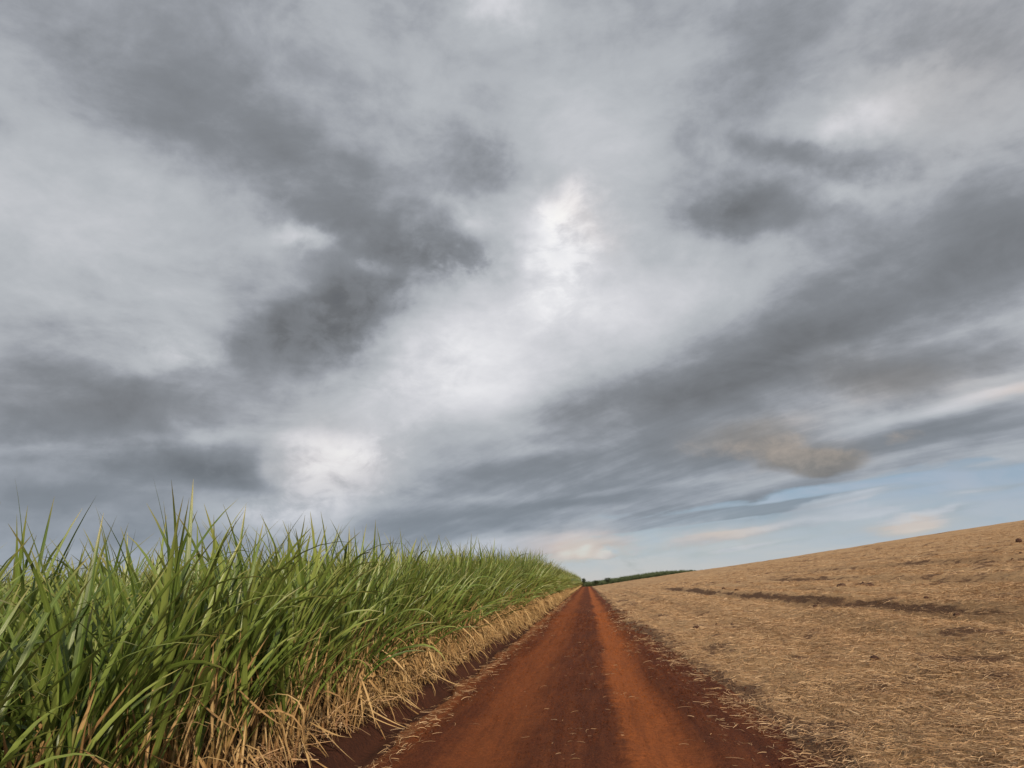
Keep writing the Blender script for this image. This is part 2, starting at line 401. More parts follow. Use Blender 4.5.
# ------------------------------------------------------------------ lie of the land
def terrain(x, y):
    """the slope rises to the right of the road, the crest falls away in the distance"""
    x = np.asarray(x, float); y = np.asarray(y, float)
    xr = np.maximum(x-1.5, 0)
    xr = np.where(xr < 1.5, xr*xr/3, xr-.75)
    z = .118*np.minimum(xr, 260) + .02*np.minimum(x+2.5, 0)
    z = z + .7*fbm(x/55, y/75, 4, 5)*sst(xr, 4, 40)
    z = z - .0007*np.maximum(y-180, 0)**2*sst(xr, 25, 80)
    z = z - .00012*np.maximum(y-300, 0)**1.8
    return z

# ------------------------------------------------------------------ materials
def mat(name):
    m = bpy.data.materials.new(name); m.use_nodes = True
    return m, NT(m.node_tree)

def out(t, bsdf): t.n('ShaderNodeOutputMaterial', {'Surface': bsdf})

# red earth
m_soil, t = mat('red_earth')
P = t.n('ShaderNodeTexCoord').outputs['Object']
n = t.noise(P, 1.3, 6, .6); nf = t.noise(P, 14, 5, .65)
col = t.ramp(t.m('MULTIPLY_ADD', nf, .4, t.m('MULTIPLY', n, .6)), [(.3, (.030, .011, .007)), (.6, (.068, .024, .013)), (.75, (.12, .042, .020))])
bmp = t.n('ShaderNodeBump', {'Height': nf, 'Strength': .8, 'Distance': .04})
out(t, t.n('ShaderNodeBsdfPrincipled', {'Base Color': col, 'Roughness': .95, 'Specular IOR Level': .15, 'Normal': bmp.outputs[0]}).outputs[0])

# the road: loose orange dust on the wheel tracks, dark packed earth between
m_road, t = mat('red_dirt_road')
P = t.n('ShaderNodeTexCoord').outputs['Object']
sx = t.n('ShaderNodeSeparateXYZ', {0: P})
lng = t.n('ShaderNodeMapping', {'Vector': P, 'Scale': (1, .07, 1)}).outputs[0]
X = t.m('ADD', sx.outputs[0], t.m('MULTIPLY', t.m('SUBTRACT', t.noise(lng, .9, 5, .6), .5), .60))
X = t.m('ADD', X, t.m('MULTIPLY', t.m('SUBTRACT', t.noise(P, .11, 2, .5), .5), .7))
X = t.m('ADD', X, t.m('MULTIPLY', t.m('SUBTRACT', t.noise(P, 3.0, 6, .68), .5), .48))
X01 = t.mr(X, -2.8, 2.4)
fx = lambda x: (x+2.8)/5.2
og3 = (.23, .068, .024)
dk, dk2, og, og2, tan = (.118, .034, .016), (.092, .027, .014), (.36, .108, .032), (.265, .078, .026), (.27, .125, .058)
col = t.ramp(X01, [(fx(-2.6), dk2), (fx(-2.36), dk), (fx(-2.2), tan), (fx(-2.0), og3), (fx(-1.78), dk), (fx(-1.62), dk), (fx(-1.40), og3), (fx(-1.1), og2), (fx(-.82), og3),
                   (fx(-.55), dk), (fx(0), dk2), (fx(.22), dk), (fx(.38), og), (fx(.72), og), (fx(.90), og2), (fx(1.12), dk), (fx(1.6), dk2), (fx(2.0), dk2)])
nm = t.noise(lng, 5., 6, .65); nf = t.noise(P, 22, 6, .7); ns = t.noise(t.n('ShaderNodeMapping', {'Vector': P, 'Scale': (1, .05, 1)}).outputs[0], 9, 4, .6)
col = t.mixc(t.mr(nm, .48, .72, 0, .38), col, (.29, .095, .034))
col = t.mixc(t.mr(nm, .48, .28, 0, .5), col, (.062, .022, .013))
col = t.mixc(t.mr(ns, .52, .7, 0, .42), col, (.24, .08, .030))
col = t.mixc(t.mr(ns, .45, .3, 0, .35), col, (.060, .021, .012))
ng = t.noise(P, 60, 4, .75)
col = t.mixc(t.mr(nf, .40, .72, .0, .5), col, (.045, .015, .009))
col = t.mixc(t.mr(ng, .50, .72, 0, .5), col, (.34, .115, .045))
col = t.mixc(t.mr(ng, .46, .30, 0, .5), col, (.04, .014, .009))
h = t.m('ADD', t.m('MULTIPLY', nm, .5), t.m('ADD', t.m('ADD', t.m('MULTIPLY', nf, .5), t.m('MULTIPLY', ng, .35)), t.m('MULTIPLY', ns, .3)))
bmp = t.n('ShaderNodeBump', {'Height': h, 'Strength': 1., 'Distance': .07})
out(t, t.n('ShaderNodeBsdfPrincipled', {'Base Color': col, 'Roughness': .95, 'Specular IOR Level': .12, 'Normal': bmp.outputs[0]}).outputs[0])

# field covered by dry trash
m_field, t = mat('straw_covered_field')
P = t.n('ShaderNodeTexCoord').outputs['Object']
lng = t.n('ShaderNodeMapping', {'Vector': P, 'Scale': (1, .30, 1)}).outputs[0]
row = t.n('ShaderNodeMapping', {'Vector': P, 'Scale': (1, .035, 1)}).outputs[0]
soil = t.n('ShaderNodeAttribute', attribute_name='soil').outputs['Fac']
n1 = t.noise(lng, .55, 6, .62); n2 = t.noise(lng, 4.5, 6, .68); n3 = t.noise(P, 26, 5, .7); nr = t.noise(row, 1.1, 5, .62)
a = t.m('ADD', t.m('MULTIPLY', n1, .24), t.m('ADD', t.m('MULTIPLY', n2, .36), t.m('MULTIPLY', nr, .40)))
col = t.ramp(a, [(.34, (.24, .142, .074)), (.45, (.395, .245, .126)), (.54, (.49, .318, .170)), (.68, (.58, .402, .232))])
col = t.mixc(t.mr(n3, .45, .7, 0, .5), col, (.12, .064, .032))
s2 = t.mr(t.m('ADD', soil, t.m('MULTIPLY', t.m('SUBTRACT', n2, .5), 1.6)), .45, .75, 0, 1, True)
sc = t.ramp(n3, [(.3, (.045, .022, .014)), (.5, (.12, .064, .036)), (.68, (.25, .145, .075))])
col = t.mixc(s2, col, sc)
sp = t.mr(t.m('ADD', n2, t.m('MULTIPLY', n1, .5)), .62, .47, 0, .65)
col = t.mixc(sp, col, (.075, .038, .022))
h = t.m('ADD', t.m('MULTIPLY', n2, .6), t.m('MULTIPLY', n3, .4))
bmp = t.n('ShaderNodeBump', {'Height': h, 'Strength': 1., 'Distance': .12})
out(t, t.n('ShaderNodeBsdfPrincipled', {'Base Color': col, 'Roughness': .9, 'Specular IOR Level': .2, 'Normal': bmp.outputs[0]}).outputs[0])

# loose dry straw
m_straw, t = mat('dry_straw')
tint = t.n('ShaderNodeAttribute', attribute_name='tint').outputs['Fac']
col = t.ramp(tint, [(0, (.12, .066, .038)), (.3, (.30, .180, .098)), (.65, (.47, .31, .17)), (1, (.62, .455, .29))])
P = t.n('ShaderNodeTexCoord').outputs['Object']
col = t.mixc(t.mr(t.noise(P, 1.1, 3), .48, .72, 0, .35), col, (.24, .13, .065))
out(t, t.n('ShaderNodeBsdfPrincipled', {'Base Color': col, 'Roughness': .75, 'Specular IOR Level': .3}).outputs[0])

# cane leaf, green; UV: u across the blade, v along it
def leaf_mat(name, lo, mid, hi, tip, trans, rough):
    m, t = mat(name)
    uv = t.n('ShaderNodeTexCoord').outputs['UV']; s = t.n('ShaderNodeSeparateXYZ', {0: uv})
    rnd = t.n('ShaderNodeObjectInfo').outputs['Random']
    tint = t.n('ShaderNodeAttribute', attribute_name='tint').outputs['Fac']
    P = t.n('ShaderNodeTexCoord').outputs['Object']
    k = t.m('ADD', t.m('MULTIPLY', rnd, .25), t.m('ADD', t.m('MULTIPLY', tint, .6), t.m('MULTIPLY', t.noise(P, 3, 3), .3)))
    col = t.ramp(k, [(.15, lo), (.55, mid), (1., hi)])
    rib = t.mr(t.m('ABSOLUTE', t.m('SUBTRACT', s.outputs[0], .5)), .0, .09, .55, 0.)
    col = t.mixc(rib, col, tuple(min(1, c*1.7+.03) for c in mid))
    col = t.mixc(t.mr(t.m('ADD', s.outputs[1], t.m('MULTIPLY', t.noise(P, 6, 3), .3)), .95, 1.2, 0, .8), col, tip)
    vein = t.m('SINE', t.m('MULTIPLY', s.outputs[0], 60.))
    bmp = t.n('ShaderNodeBump', {'Height': vein, 'Strength': .15, 'Distance': .002})
    pb = t.n('ShaderNodeBsdfPrincipled', {'Base Color': col, 'Roughness': rough, 'Specular IOR Level': .45, 'Normal': bmp.outputs[0]})
    tr = t.n('ShaderNodeBsdfTranslucent', {'Color': t.mixc(.5, col, tuple(c*1.3 for c in hi))})
    out(t, t.n('ShaderNodeMixShader', {0: trans, 1: pb.outputs[0], 2: tr.outputs[0]}).outputs[0])
    return m
m_leaf = leaf_mat('cane_leaf_green', (.040, .074, .013), (.112, .165, .031), (.265, .32, .085), (.34, .28, .12), .17, .36)
m_dry = leaf_mat('cane_leaf_dry', (.20, .105, .040), (.37, .235, .098), (.54, .385, .19), (.32, .20, .09), .2, .7)
m_stalk, t = mat('cane_stalk')
P = t.n('ShaderNodeTexCoord').outputs['Object']; s = t.n('ShaderNodeSeparateXYZ', {0: P})
col = t.ramp(t.m('ADD', t.m('MULTIPLY', s.outputs[2], .8), t.m('MULTIPLY', t.noise(P, 7, 3), .4)), [(.2, (.23, .115, .05)), (.6, (.21, .155, .05)), (1., (.12, .15, .035))])
node = t.mr(t.m('FRACT', t.m('MULTIPLY', s.outputs[2], 8.)), 0., .12, .6, 0.)
col = t.mixc(node, col, (.10, .055, .03))
out(t, t.n('ShaderNodeBsdfPrincipled', {'Base Color': col, 'Roughness': .5}).outputs[0])

# ------------------------------------------------------------------ ground, road, field
def grid(xs, ys, zf):
    X, Y = np.meshgrid(xs, ys)
    Z = zf(X, Y)
    v = np.stack([X, Y, Z], -1).reshape(-1, 3)
    nx, ny = len(xs), len(ys)
    i = (np.arange(ny-1)[:, None]*nx+np.arange(nx-1)[None]).ravel()
    return v, np.stack([i, i+1, i+nx+1, i+nx], 1)
def geo(a, b, s0, k):
    r = [a]; s = s0
    while r[-1] < b: r.append(r[-1]+s); s *= k
    return np.array(r)

def left_bank(X, Y):       # the cane stands on a low bank with a gutter along the road
    e = X + .18*fbm(Y/1.7, Y*0, 3, 40)
    return .16*sst(-e, 2.50, 2.60) - .15*np.exp(-((e+2.42)/.15)**2)*(.6+.8*np.clip(fbm(Y/3, Y*0, 2, 41)+.4, 0, 1))
gx = np.concatenate([-geo(3.2, 400, .1, 1.07)[::-1], np.arange(-3.12, -1.95, .045), np.arange(-1.9, 2.0, .3), geo(2.0, 3000, .25, 1.08)])
gy = np.concatenate([-geo(4, 300, 1, 1.3)[::-1], geo(-3, 6000, .12, 1.02)])
v, f = grid(gx, gy, lambda X, Y: terrain(X, Y)-.06*sst(X, -2.3, -2.0) + (left_bank(X, Y)+.03*fbm(X*2.5, Y*2.5, 4, 3))*(X < -1.9)*sst(-X, -40, 40) - .12*sst(X, 1.2, 2.4))
ground = obj('ground', mesh_np('ground', v, f, [m_soil])); tag(ground, 'bare red earth under the cane and the fields', 'ground', kind='structure')

def road_z(X, Y):
    e = X + .10*fbm(Y/5, Y*0, 3, 11)
    rut = -.035*np.exp(-((e+1.12)/.30)**4) - .04*np.exp(-((e-.70)/.28)**4)
    berm = .03*np.exp(-((e+1.72)/.16)**2) + .03*np.exp(-((e-1.25)/.18)**2)
    tread = .006*np.sign(np.sin(Y*38+14*np.abs(X-.17)))*np.exp(-((X-.17)/.08)**4)+.005*np.sign(np.sin(Y*34+12*np.abs(X+1.05)))*np.exp(-((X+1.05)/.10)**4)
    fine = .028*fbm(X*2.6, Y*1.3, 4, 21)+.016*fbm(X*11, Y*8, 3, 22)-.02*np.exp(-((e-.38)/.06)**2)*np.clip(.5+fbm(Y/4, Y*0, 2, 23), 0, 1)-.02*np.exp(-((e+.78)/.06)**2)*np.clip(.5+fbm(Y/5, Y*0, 2, 24), 0, 1)
    edge = -.30*sst(-X+.22*fbm(Y/1.3, Y*0, 4, 12), 2.16, 2.40)-.16*sst(X, 1.9, 2.3)
    return terrain(X, Y)+.012+rut+berm+fine+tread+edge
rx = np.arange(-2.62, 2.32, .035); ry = geo(-2, 272, .05, 1.010)
v, f = grid(rx, ry, road_z)
road = obj('road', mesh_np('road', v, f, [m_road])); tag(road, 'red dirt farm road with two orange wheel tracks', 'road', kind='structure')

BANDS = [(7.6, .19, 1.15, 6, 60), (4.75, .16, .5, 26, 70), (12.3, .26, .9, 17, 44), (16.8, .30, .9, 24, 56), (22.5, .3, .6, 30, 100), (29, .3, .6, 40, 110), (10.0, .16, .45, 20, 55), (38, .4, .6, 60, 140), (6.2, .12, .4, 9, 30)]
def edge_x(Y): return 1.95-.70*sst(Y, 6, 32)
def field_soil(X, Y):
    s = np.zeros_like(X)
    for bx, wd, am, y0, y1 in BANDS:
        c = bx + .5*fbm(Y/14, Y*0+bx, 3, 60)
        fade = sst(Y, y0, y0+6)*(1-sst(Y, y1, y1*1.5))*np.clip(.9+.7*fbm(Y/4, Y*0+bx*3, 4, 61), .55, 1.15)
        s = np.maximum(s, am*np.exp(-((X-c)/wd)**2)*fade)
    e = X-edge_x(Y)-.5*fbm(Y/3., Y*0, 4, 62)-.6*fbm(X*1.6, Y*.8, 4, 63)
    s = np.maximum(s, .95*(1-sst(e, -.2, 1.5)))
    s = np.maximum(s, .70*sst(fbm(X/.9, Y/1.5, 4, 64), .12, .42))
    s = np.maximum(s, .6*sst(fbm(X/.35, Y/.5, 3, 65), .30, .6))
    return s
def field_z(X, Y):
    s = field_soil(X, Y)
    near = 1-sst(Y, 40, 90)
    z = terrain(X, Y) + .05 + .10*fbm(X/1.3, Y/2.4, 4, 30) + (.05*fbm(X*3.1, Y*2.2, 4, 31)+.02*fbm(X*11, Y*8, 2, 33))*near
    z += .035*np.sin(X*2*math.pi/1.45)*np.clip(.6+fbm(X/5, Y/7, 2, 32), 0, 1)
    for bx, wd, am, y0, y1 in BANDS:
        c = bx + .5*fbm(Y/14, Y*0+bx, 3, 60)
        fade = sst(Y, y0, y0+6)*(1-sst(Y, y1, y1*1.5))
        z += am*fade*(.20*np.exp(-((X-c-.45)/.45)**2) - .08*np.exp(-((X-c+.4)/.3)**2))
    e = X-edge_x(Y)-.30*fbm(Y/2.5, Y*0, 4, 62)-.2*fbm(X*2, Y*1., 3, 63)
    return z - .17*(1-sst(e, -.35, .45))
fxs = geo(.8, 330, .05, 1.022); fys = geo(-3, 268, .06, 1.011)
v, f = grid(fxs, fys, field_z)
field = obj('field', mesh_np('field', v, f, [m_field], attrs={'soil': field_soil(v[:, 0].astype(float), v[:, 1].astype(float))}))
tag(field, 'harvested cane field under a blanket of tan straw', 'field', kind='structure')

# ------------------------------------------------------------------ straw: strands lying every which way
def strands(n, px, py, pz, lmin, lmax, wmin, wmax, lift, tilt, yaw=None):
    L = rng.uniform(lmin, lmax, n); W = rng.uniform(wmin, wmax, n)
    a = rng.uniform(0, 2*math.pi, n) if yaw is None else yaw
    el = rng.normal(0, tilt, n); bend = rng.normal(0, .55, n); arch = rng.normal(-.25, .3, n)
    segs = 3
    P = np.stack([px, py, pz+lift], 1); roll = rng.uniform(-.9, .9, n)
    vs = []
    for k in range(segs+1):
        t = k/segs
        aa = a+bend*(t-.5); ee = el+arch*(t-.5)*1.2
        dvec = np.stack([np.cos(aa)*np.cos(ee), np.sin(aa)*np.cos(ee), np.sin(ee)], 1)
        if k: P = P+dvec*(L/segs)[:, None]
        side = np.stack([-np.sin(aa)*np.cos(roll), np.cos(aa)*np.cos(roll), np.sin(roll)], 1)
        wk = (W*(1-.75*abs(t-.45)))[:, None]*.5
        vs += [P-side*wk, P+side*wk]
    V = np.stack(vs, 1)                                   # n, 8, 3
    F = np.array([[2*k, 2*k+1, 2*k+3, 2*k+2] for k in range(segs)])
    F = (np.arange(n)[:, None, None]*(2*(segs+1))+F[None]).reshape(-1, 4)
    T = np.repeat(np.clip(rng.normal(.5, .25, n), 0, 1), 2*(segs+1))
    return V.reshape(-1, 3), F, T

def wedge_points(n, y0, y1, x0f, x1f):
    y = np.sqrt(rng.uniform(y0*y0, y1*y1, n)); lo = x0f(y); hi = x1f(y)
    return rng.uniform(0, 1, n)*(hi-lo)+lo, y
def straw_object(name, sets, label, cat):
    V, F, T, o = [], [], [], 0
    for v, f, t_ in sets:
        V.append(v); F.append(f+o); T.append(t_); o += len(v)
    ob = obj(name, mesh_np(name, np.concatenate(V), np.concatenate(F), [m_straw], attrs={'tint': np.concatenate(T)}, smooth=False))
    return tag(ob, label, cat, kind='stuff')
sets = []
for n_, y0, y1, l0, l1, w0, w1 in ((150000, 3.5, 11, .03, .17, .0025, .0068), (115000, 10, 22, .05, .22, .004, .009), (75000, 20, 48, .10, .34, .007, .015), (40000, 45, 110, .2, .5, .013, .026)):
    x, y = wedge_points(n_, y0, y1, lambda y: edge_x(y)-.25, lambda y: y*.85+3.)
    keep = rng.uniform(0, 1, n_) < 1.02-1.05*np.clip(field_soil(x, y), 0, .84)
    x, y = x[keep], y[keep]; k = len(x)
    z = np.maximum(field_z(x, y), road_z(x, y)-5*(x > 2.25))
    sets.append(strands(k, x, y, z, l0, l1, w0, w1, rng.uniform(.0, .045, k), .16))
straw_object('straw_mulch', sets, 'loose tan straw and cane leaves strewn over the harvested field', 'straw')
sets = []
# wisps on the road: gathered in small sheaves, most on the crown and the right shoulder
cl = []
for _ in range(400):
    y = 4.5*(14.**rng.uniform(0, 1)); r = rng.uniform()
    x = rng.normal(-.05, .33) if r < .5 else (rng.uniform(1.0, 2.1) if r < .85 else rng.uniform(-2.3, -.6))
    k = int(rng.integers(1, 5)) if r < .85 else int(rng.integers(1, 3))
    cl.append(np.stack([x+rng.normal(0, .09, k), y+rng.normal(0, .10, k)], 1))
c = np.concatenate(cl); x, y = c[:, 0], c[:, 1]; k = len(x)
sets.append(strands(k, x, y, road_z(x, y), .02, .13, .003, .008, rng.uniform(.002, .012, k), .07))
n_ = 14000; x, y = wedge_points(n_, 4, 45, lambda y: edge_x(y)-.6, lambda y: edge_x(y)+1.1); y = 4+(y-4)*rng.uniform(0, 1, n_)
keep = rng.uniform(0, 1, n_) < np.clip((x-edge_x(y)+.85)/1.5, 0, 1)**.9*np.clip(.5+1.7*fbm(x*1.3, y*1.1, 3, 77), 0, 1); x, y = x[keep], y[keep]; k = len(x)
sets.append(strands(k, x, y, np.maximum(road_z(x, y), field_z(x, y)), .03, .2, .003, .008, rng.uniform(.004, .03, k), .09))
straw_object('straw_scatter', sets, 'pale bits of straw scattered on the red road', 'straw')
# crumbs of dry earth along the wheel tracks and the shoulders
def crumbs(n, x, y, z, r):
    base = np.array([(1, 0, -.3), (-.5, .87, -.3), (-.5, -.87, -.3), (.3, .1, .75), (-.35, -.2, .6)])
    V = base[None]*rng.uniform(.6, 1.3, (n, 5, 3)); a = rng.uniform(0, 6.28, n); ca, sa = np.cos(a)[:, None], np.sin(a)[:, None]
    V = np.stack([V[..., 0]*ca-V[..., 1]*sa, V[..., 0]*sa+V[..., 1]*ca, V[..., 2]], -1)*r[:, None, None]+np.stack([x, y, z], 1)[:, None]
    F = np.array([(0, 1, 3), (1, 4, 3), (1, 2, 4), (2, 0, 3), (2, 3, 4)])
    return V.reshape(-1, 3), (np.arange(n)[:, None, None]*5+F[None]).reshape(-1, 3)
n_ = 26000; y = 4.5*(9.**rng.uniform(0, 1, n_)); q = rng.uniform(0, 1, n_)
x = np.where(q < .3, rng.normal(1.3, .3, n_), np.where(q < .55, rng.normal(-1.75, .25, n_), np.where(q < .8, rng.normal(-.1, .5, n_), rng.uniform(-2.3, 2.2, n_))))
keep = fbm(x*1.5, y*.8, 3, 85)+rng.normal(0, .25, n_) > -.05; x, y = x[keep], y[keep]; k = len(x)
v, f = crumbs(k, x, y, np.maximum(road_z(x, y), field_z(x, y)), .004+.010*rng.uniform(0, 1, k)**3+.0008*y)
ob = obj('soil_crumbs', mesh_np('soil_crumbs', v, f, [m_road], smooth=False)); tag(ob, 'small crumbs of dry red earth strewn over the road', 'soil', kind='stuff')
# litter fallen from the cane along the left edge of the road
n_ = 6500; y = 3+57*rng.uniform(0, 1, n_)**1.35; x = -2.70-np.abs(rng.normal(0, .4, n_))+.12*fbm(y/1.4, y*0, 3, 80)
z = terrain(x, y)+left_bank(x, y)+.01
s1 = strands(n_, x, y, z, .12, .45, .006, .016, rng.uniform(0, .16, n_)*np.clip((-x-2.4)/.4, .1, 1), .28)
n_ = 3600; y = 3+75*rng.uniform(0, 1, n_)**1.7; x = rng.normal(-2.12, .17, n_)+.25*sst(y, 8, 30)
s2 = strands(n_, x, y, road_z(x, y)+.01, .05, .2, .004, .009, rng.uniform(0, .02, n_), .1)
straw_object('leaf_litter', [s1, s2], 'rusty dry cane leaves fallen along the foot of the cane', 'leaf litter')

# ------------------------------------------------------------------ sugar cane
def blades(specs, seg, vfold=True):
    """specs: base(3), azimuth, elevation, length, width, droop, twist, tint  -> arched, folded, tapering blades"""
    S = np.array(specs, float); n = len(S)
    P = S[:, 0:3].copy(); a = S[:, 3]; e0 = S[:, 4]; L = S[:, 5]; W = S[:, 6]; dr = S[:, 7]; tw = S[:, 8]; ti = S[:, 9]
    curl = rng.normal(0, .25, n)
    cols = 3 if vfold else 2
    V, U, T = [], [], []
    for k in range(seg+1):
        t = k/seg
        e = e0-dr*t**1.7; aa = a+curl*t
        dv = np.stack([np.cos(aa)*np.cos(e), np.sin(aa)*np.cos(e), np.sin(e)], 1)
        if k: P = P+dv*(L/seg)[:, None]
        side = np.stack([-np.sin(aa), np.cos(aa), 0*aa], 1)
        up = np.cross(dv, side); rl = tw*(.3+t)
        sd = side*np.cos(rl)[:, None]+up*np.sin(rl)[:, None]; un = np.cross(dv, sd)
        wk = .5*W*np.minimum(1, .55+2.2*t)*np.clip((1-t)/.55, 0, 1)**.75+.0006
        fold = .35*wk
        row = [P-sd*wk[:, None]+un*fold[:, None], P, P+sd*wk[:, None]+un*fold[:, None]] if vfold else [P-sd*wk[:, None], P+sd*wk[:, None]]
        V += row; U += [np.stack([np.full(n, c/(cols-1)), np.full(n, t)], 1) for c in range(cols)]; T += [ti]*cols
    m = cols*(seg+1)
    F = np.array([[cols*k+c, cols*k+c+1, cols*(k+1)+c+1, cols*(k+1)+c] for k in range(seg) for c in range(cols-1)])
    F = (np.arange(n)[:, None, None]*m+F[None]).reshape(-1, 4)
    return np.stack(V, 1).reshape(-1, 3), F, np.stack(U, 1).reshape(-1, 2), np.stack(T, 1).ravel()

def tube(pts, r0, r1, sides=6):
    V, n = [], len(pts)
    for i, p in enumerate(pts):
        r = r0+(r1-r0)*i/(n-1)
        for k in range(sides): V.append((p[0]+r*math.cos(2*math.pi*k/sides), p[1]+r*math.sin(2*math.pi*k/sides), p[2]))
    F = [(i*sides+k, i*sides+(k+1) % sides, (i+1)*sides+(k+1) % sides, (i+1)*sides+k) for i in range(n-1) for k in range(sides)]
    return np.array(V), np.array(F)

def clump_spec(edge, lod=1., dryness=1.):
    """one stool of cane: several culms, each with a fan of long blades; edge: faces the road (+x)"""
    green, dry, stalks = [], [], []
    near = dryness < 1
    ns = int(rng.integers(4, 7)) if near else int(rng.integers(5, 8))
    for s in range(ns):
        r, p = rng.uniform(.02, .20), rng.uniform(0, 2*math.pi)
        b = np.array([r*math.cos(p), r*math.sin(p), -.03])
        lean = rng.uniform(.0, .11); la = rng.normal(0, 1.3) if edge else rng.uniform(0, 2*math.pi)
        h = rng.uniform(.75, 1.1)
        axis = np.array([math.sin(lean)*math.cos(la)+.05, math.sin(lean)*math.sin(la), math.cos(lean)])
        stalks.append(np.array([b+axis*h*k/4+np.array([.012*math.sin(3*k+s), .012*math.cos(2*k+s), 0]) for k in range(5)]))
        phi = rng.uniform(0, math.pi)
        nl = int(rng.integers(8, 11)*lod)
        for i in range(nl):
            q = (i+.5)/nl                                  # low to high on the culm
            base = b+axis*h*((.34 if near else .22)+(.66 if near else .78)*q)
            a = phi+math.pi*(i % 2)+rng.normal(0, .45)
            e = R(60+24*q)+rng.normal(0, .12)
            Ln = rng.uniform(.85, 1.3)*(1.0+.08*q); dr = rng.uniform(.25, 1.1)*(1.25-.5*q)*(.75 if near else .92)
            if rng.uniform() < .20: dr += rng.uniform(.6, 1.5)
            green.append((*base, a, min(e, 1.5), Ln, rng.uniform(.028, .047), dr, rng.normal(0, .5), rng.uniform(0, 1)))
        for i in range(int((rng.integers(15, 22) if edge else rng.integers(4, 7))*lod*dryness)):
            base = b+axis*h*rng.uniform(.0, .85)+np.array([rng.normal(.05, .07), rng.normal(0, .09), 0])
            a = rng.normal(0, 1.4) if edge else rng.uniform(0, 2*math.pi)
            q = rng.uniform()
            if q < .45:  e, dr = rng.uniform(1.0, 1.55), rng.uniform(-.2, .4)          # dead sheaths standing along the culm
            elif q < .92: e, dr = rng.uniform(-1.4, -.5), rng.uniform(-.4, .5)         # hanging
            else:        e, dr = rng.uniform(.2, 1.2), rng.uniform(1.2, 2.8)          # bent over
            dry.append((*base, a, e, rng.uniform(.25, .8)*(1.0 if q > .92 else .8), rng.uniform(.010, .024), dr, rng.normal(0, 1.), rng.uniform(0, 1)))
    return green, dry, stalks

NV = 8
protos = {}
for kind in ('edge', 'near', 'inner'):
    for i in range(NV):
        g, dd, st = clump_spec(kind != 'inner', dryness=.55 if kind == 'near' else 1.)
        v, f, u, ti = blades(g, 9)
        gm = mesh_np('foliage', v, f, [m_leaf], u, {'tint': ti})
        v, f, u, ti = blades(dd, 6)
        dm = mesh_np('dry_leaves', v, f, [m_dry], u, {'tint': ti})
        sm = [mesh_np('stalk', *tube(p, .016, .010), [m_stalk]) for p in st]
        protos[kind, i] = (gm, dm, sm)

def cane_height(y): return .935+.10*sst(y, 3, 8)+.44*sst(y, 4, 42)
def plant_cane(x, y, kind, i, rz, sc, label):
    e = obj('sugarcane_clump', None, loc=(x, y, float(terrain(x, y)+left_bank(np.array(x), np.array(y)))))
    e.rotation_euler = (0, 0, rz); e.scale = (sc*rng.uniform(.92, 1.08), sc*rng.uniform(.92, 1.08), sc)
    e.empty_display_size = .2
    gm, dm, sm = protos[kind, i]
    obj('foliage', gm, e); obj('dry_leaves', dm, e)
    for s in sm: obj('stalk', s, e)
    return tag(e, label, 'sugarcane', 'sugarcane clumps along the road')
FRONT = 'green sugarcane clump with dry tan lower leaves in the front row beside the red road'
SECOND = 'green sugarcane clump in the second row, standing just behind the front row'
EDGE = 'sugarcane clump nearest the camera, cut off by the left edge of the picture'
TALL = 'tallest foreground sugarcane clump, its upright blades standing high against the sky'
y = 3.05; k = 0; last = 0
while k < 225:
    sc = float(cane_height(y))*rng.uniform(.9, 1.06)
    label = EDGE if k == 2 else TALL if k == 5 else FRONT
    if k == 5: sc = float(cane_height(y))*1.09
    plant_cane(-2.95+rng.normal(0, .07), y, 'near' if y < 8.5 else 'edge', int(rng.integers(NV)), rng.normal(0, .45), sc, label)
    y += rng.uniform(.27, .40)*(1+y/200); k += 1; last = y
y = 4.4
for k in range(72):
    plant_cane(-4.1+rng.normal(0, .1), y, 'edge' if k % 3 == 0 else 'inner', int(rng.integers(NV)), rng.uniform(-1, 1), float(cane_height(y))*rng.uniform(.92, 1.1), SECOND)
    y += rng.uniform(.3, .44)
second_end = y; third_end = 5.6

# the rest of the stand: the same clumps in lighter meshes, too many to count, as instances of ONE object
def merged(name, g, dd, st, seg):
    a = blades(g, seg, False); b = blades(dd, max(3, seg-1), False)
    v = np.concatenate([a[0], b[0]]); f = np.concatenate([a[1], b[1]+len(a[0])])
    mi = np.concatenate([np.zeros(len(a[1]), int), np.ones(len(b[1]), int)])
    return mesh_np(name, v, f, [m_leaf, m_dry], np.concatenate([a[2], b[2]]), {'tint': np.concatenate([a[3], b[3]])}, mat_idx=mi)
src = bpy.data.collections.new('cane_sources')          # never linked to the scene
for i in range(6):
    o = bpy.data.objects.new('cane_source', merged('cane_source', *clump_spec(i < 3, .8), 5)); src.objects.link(o)

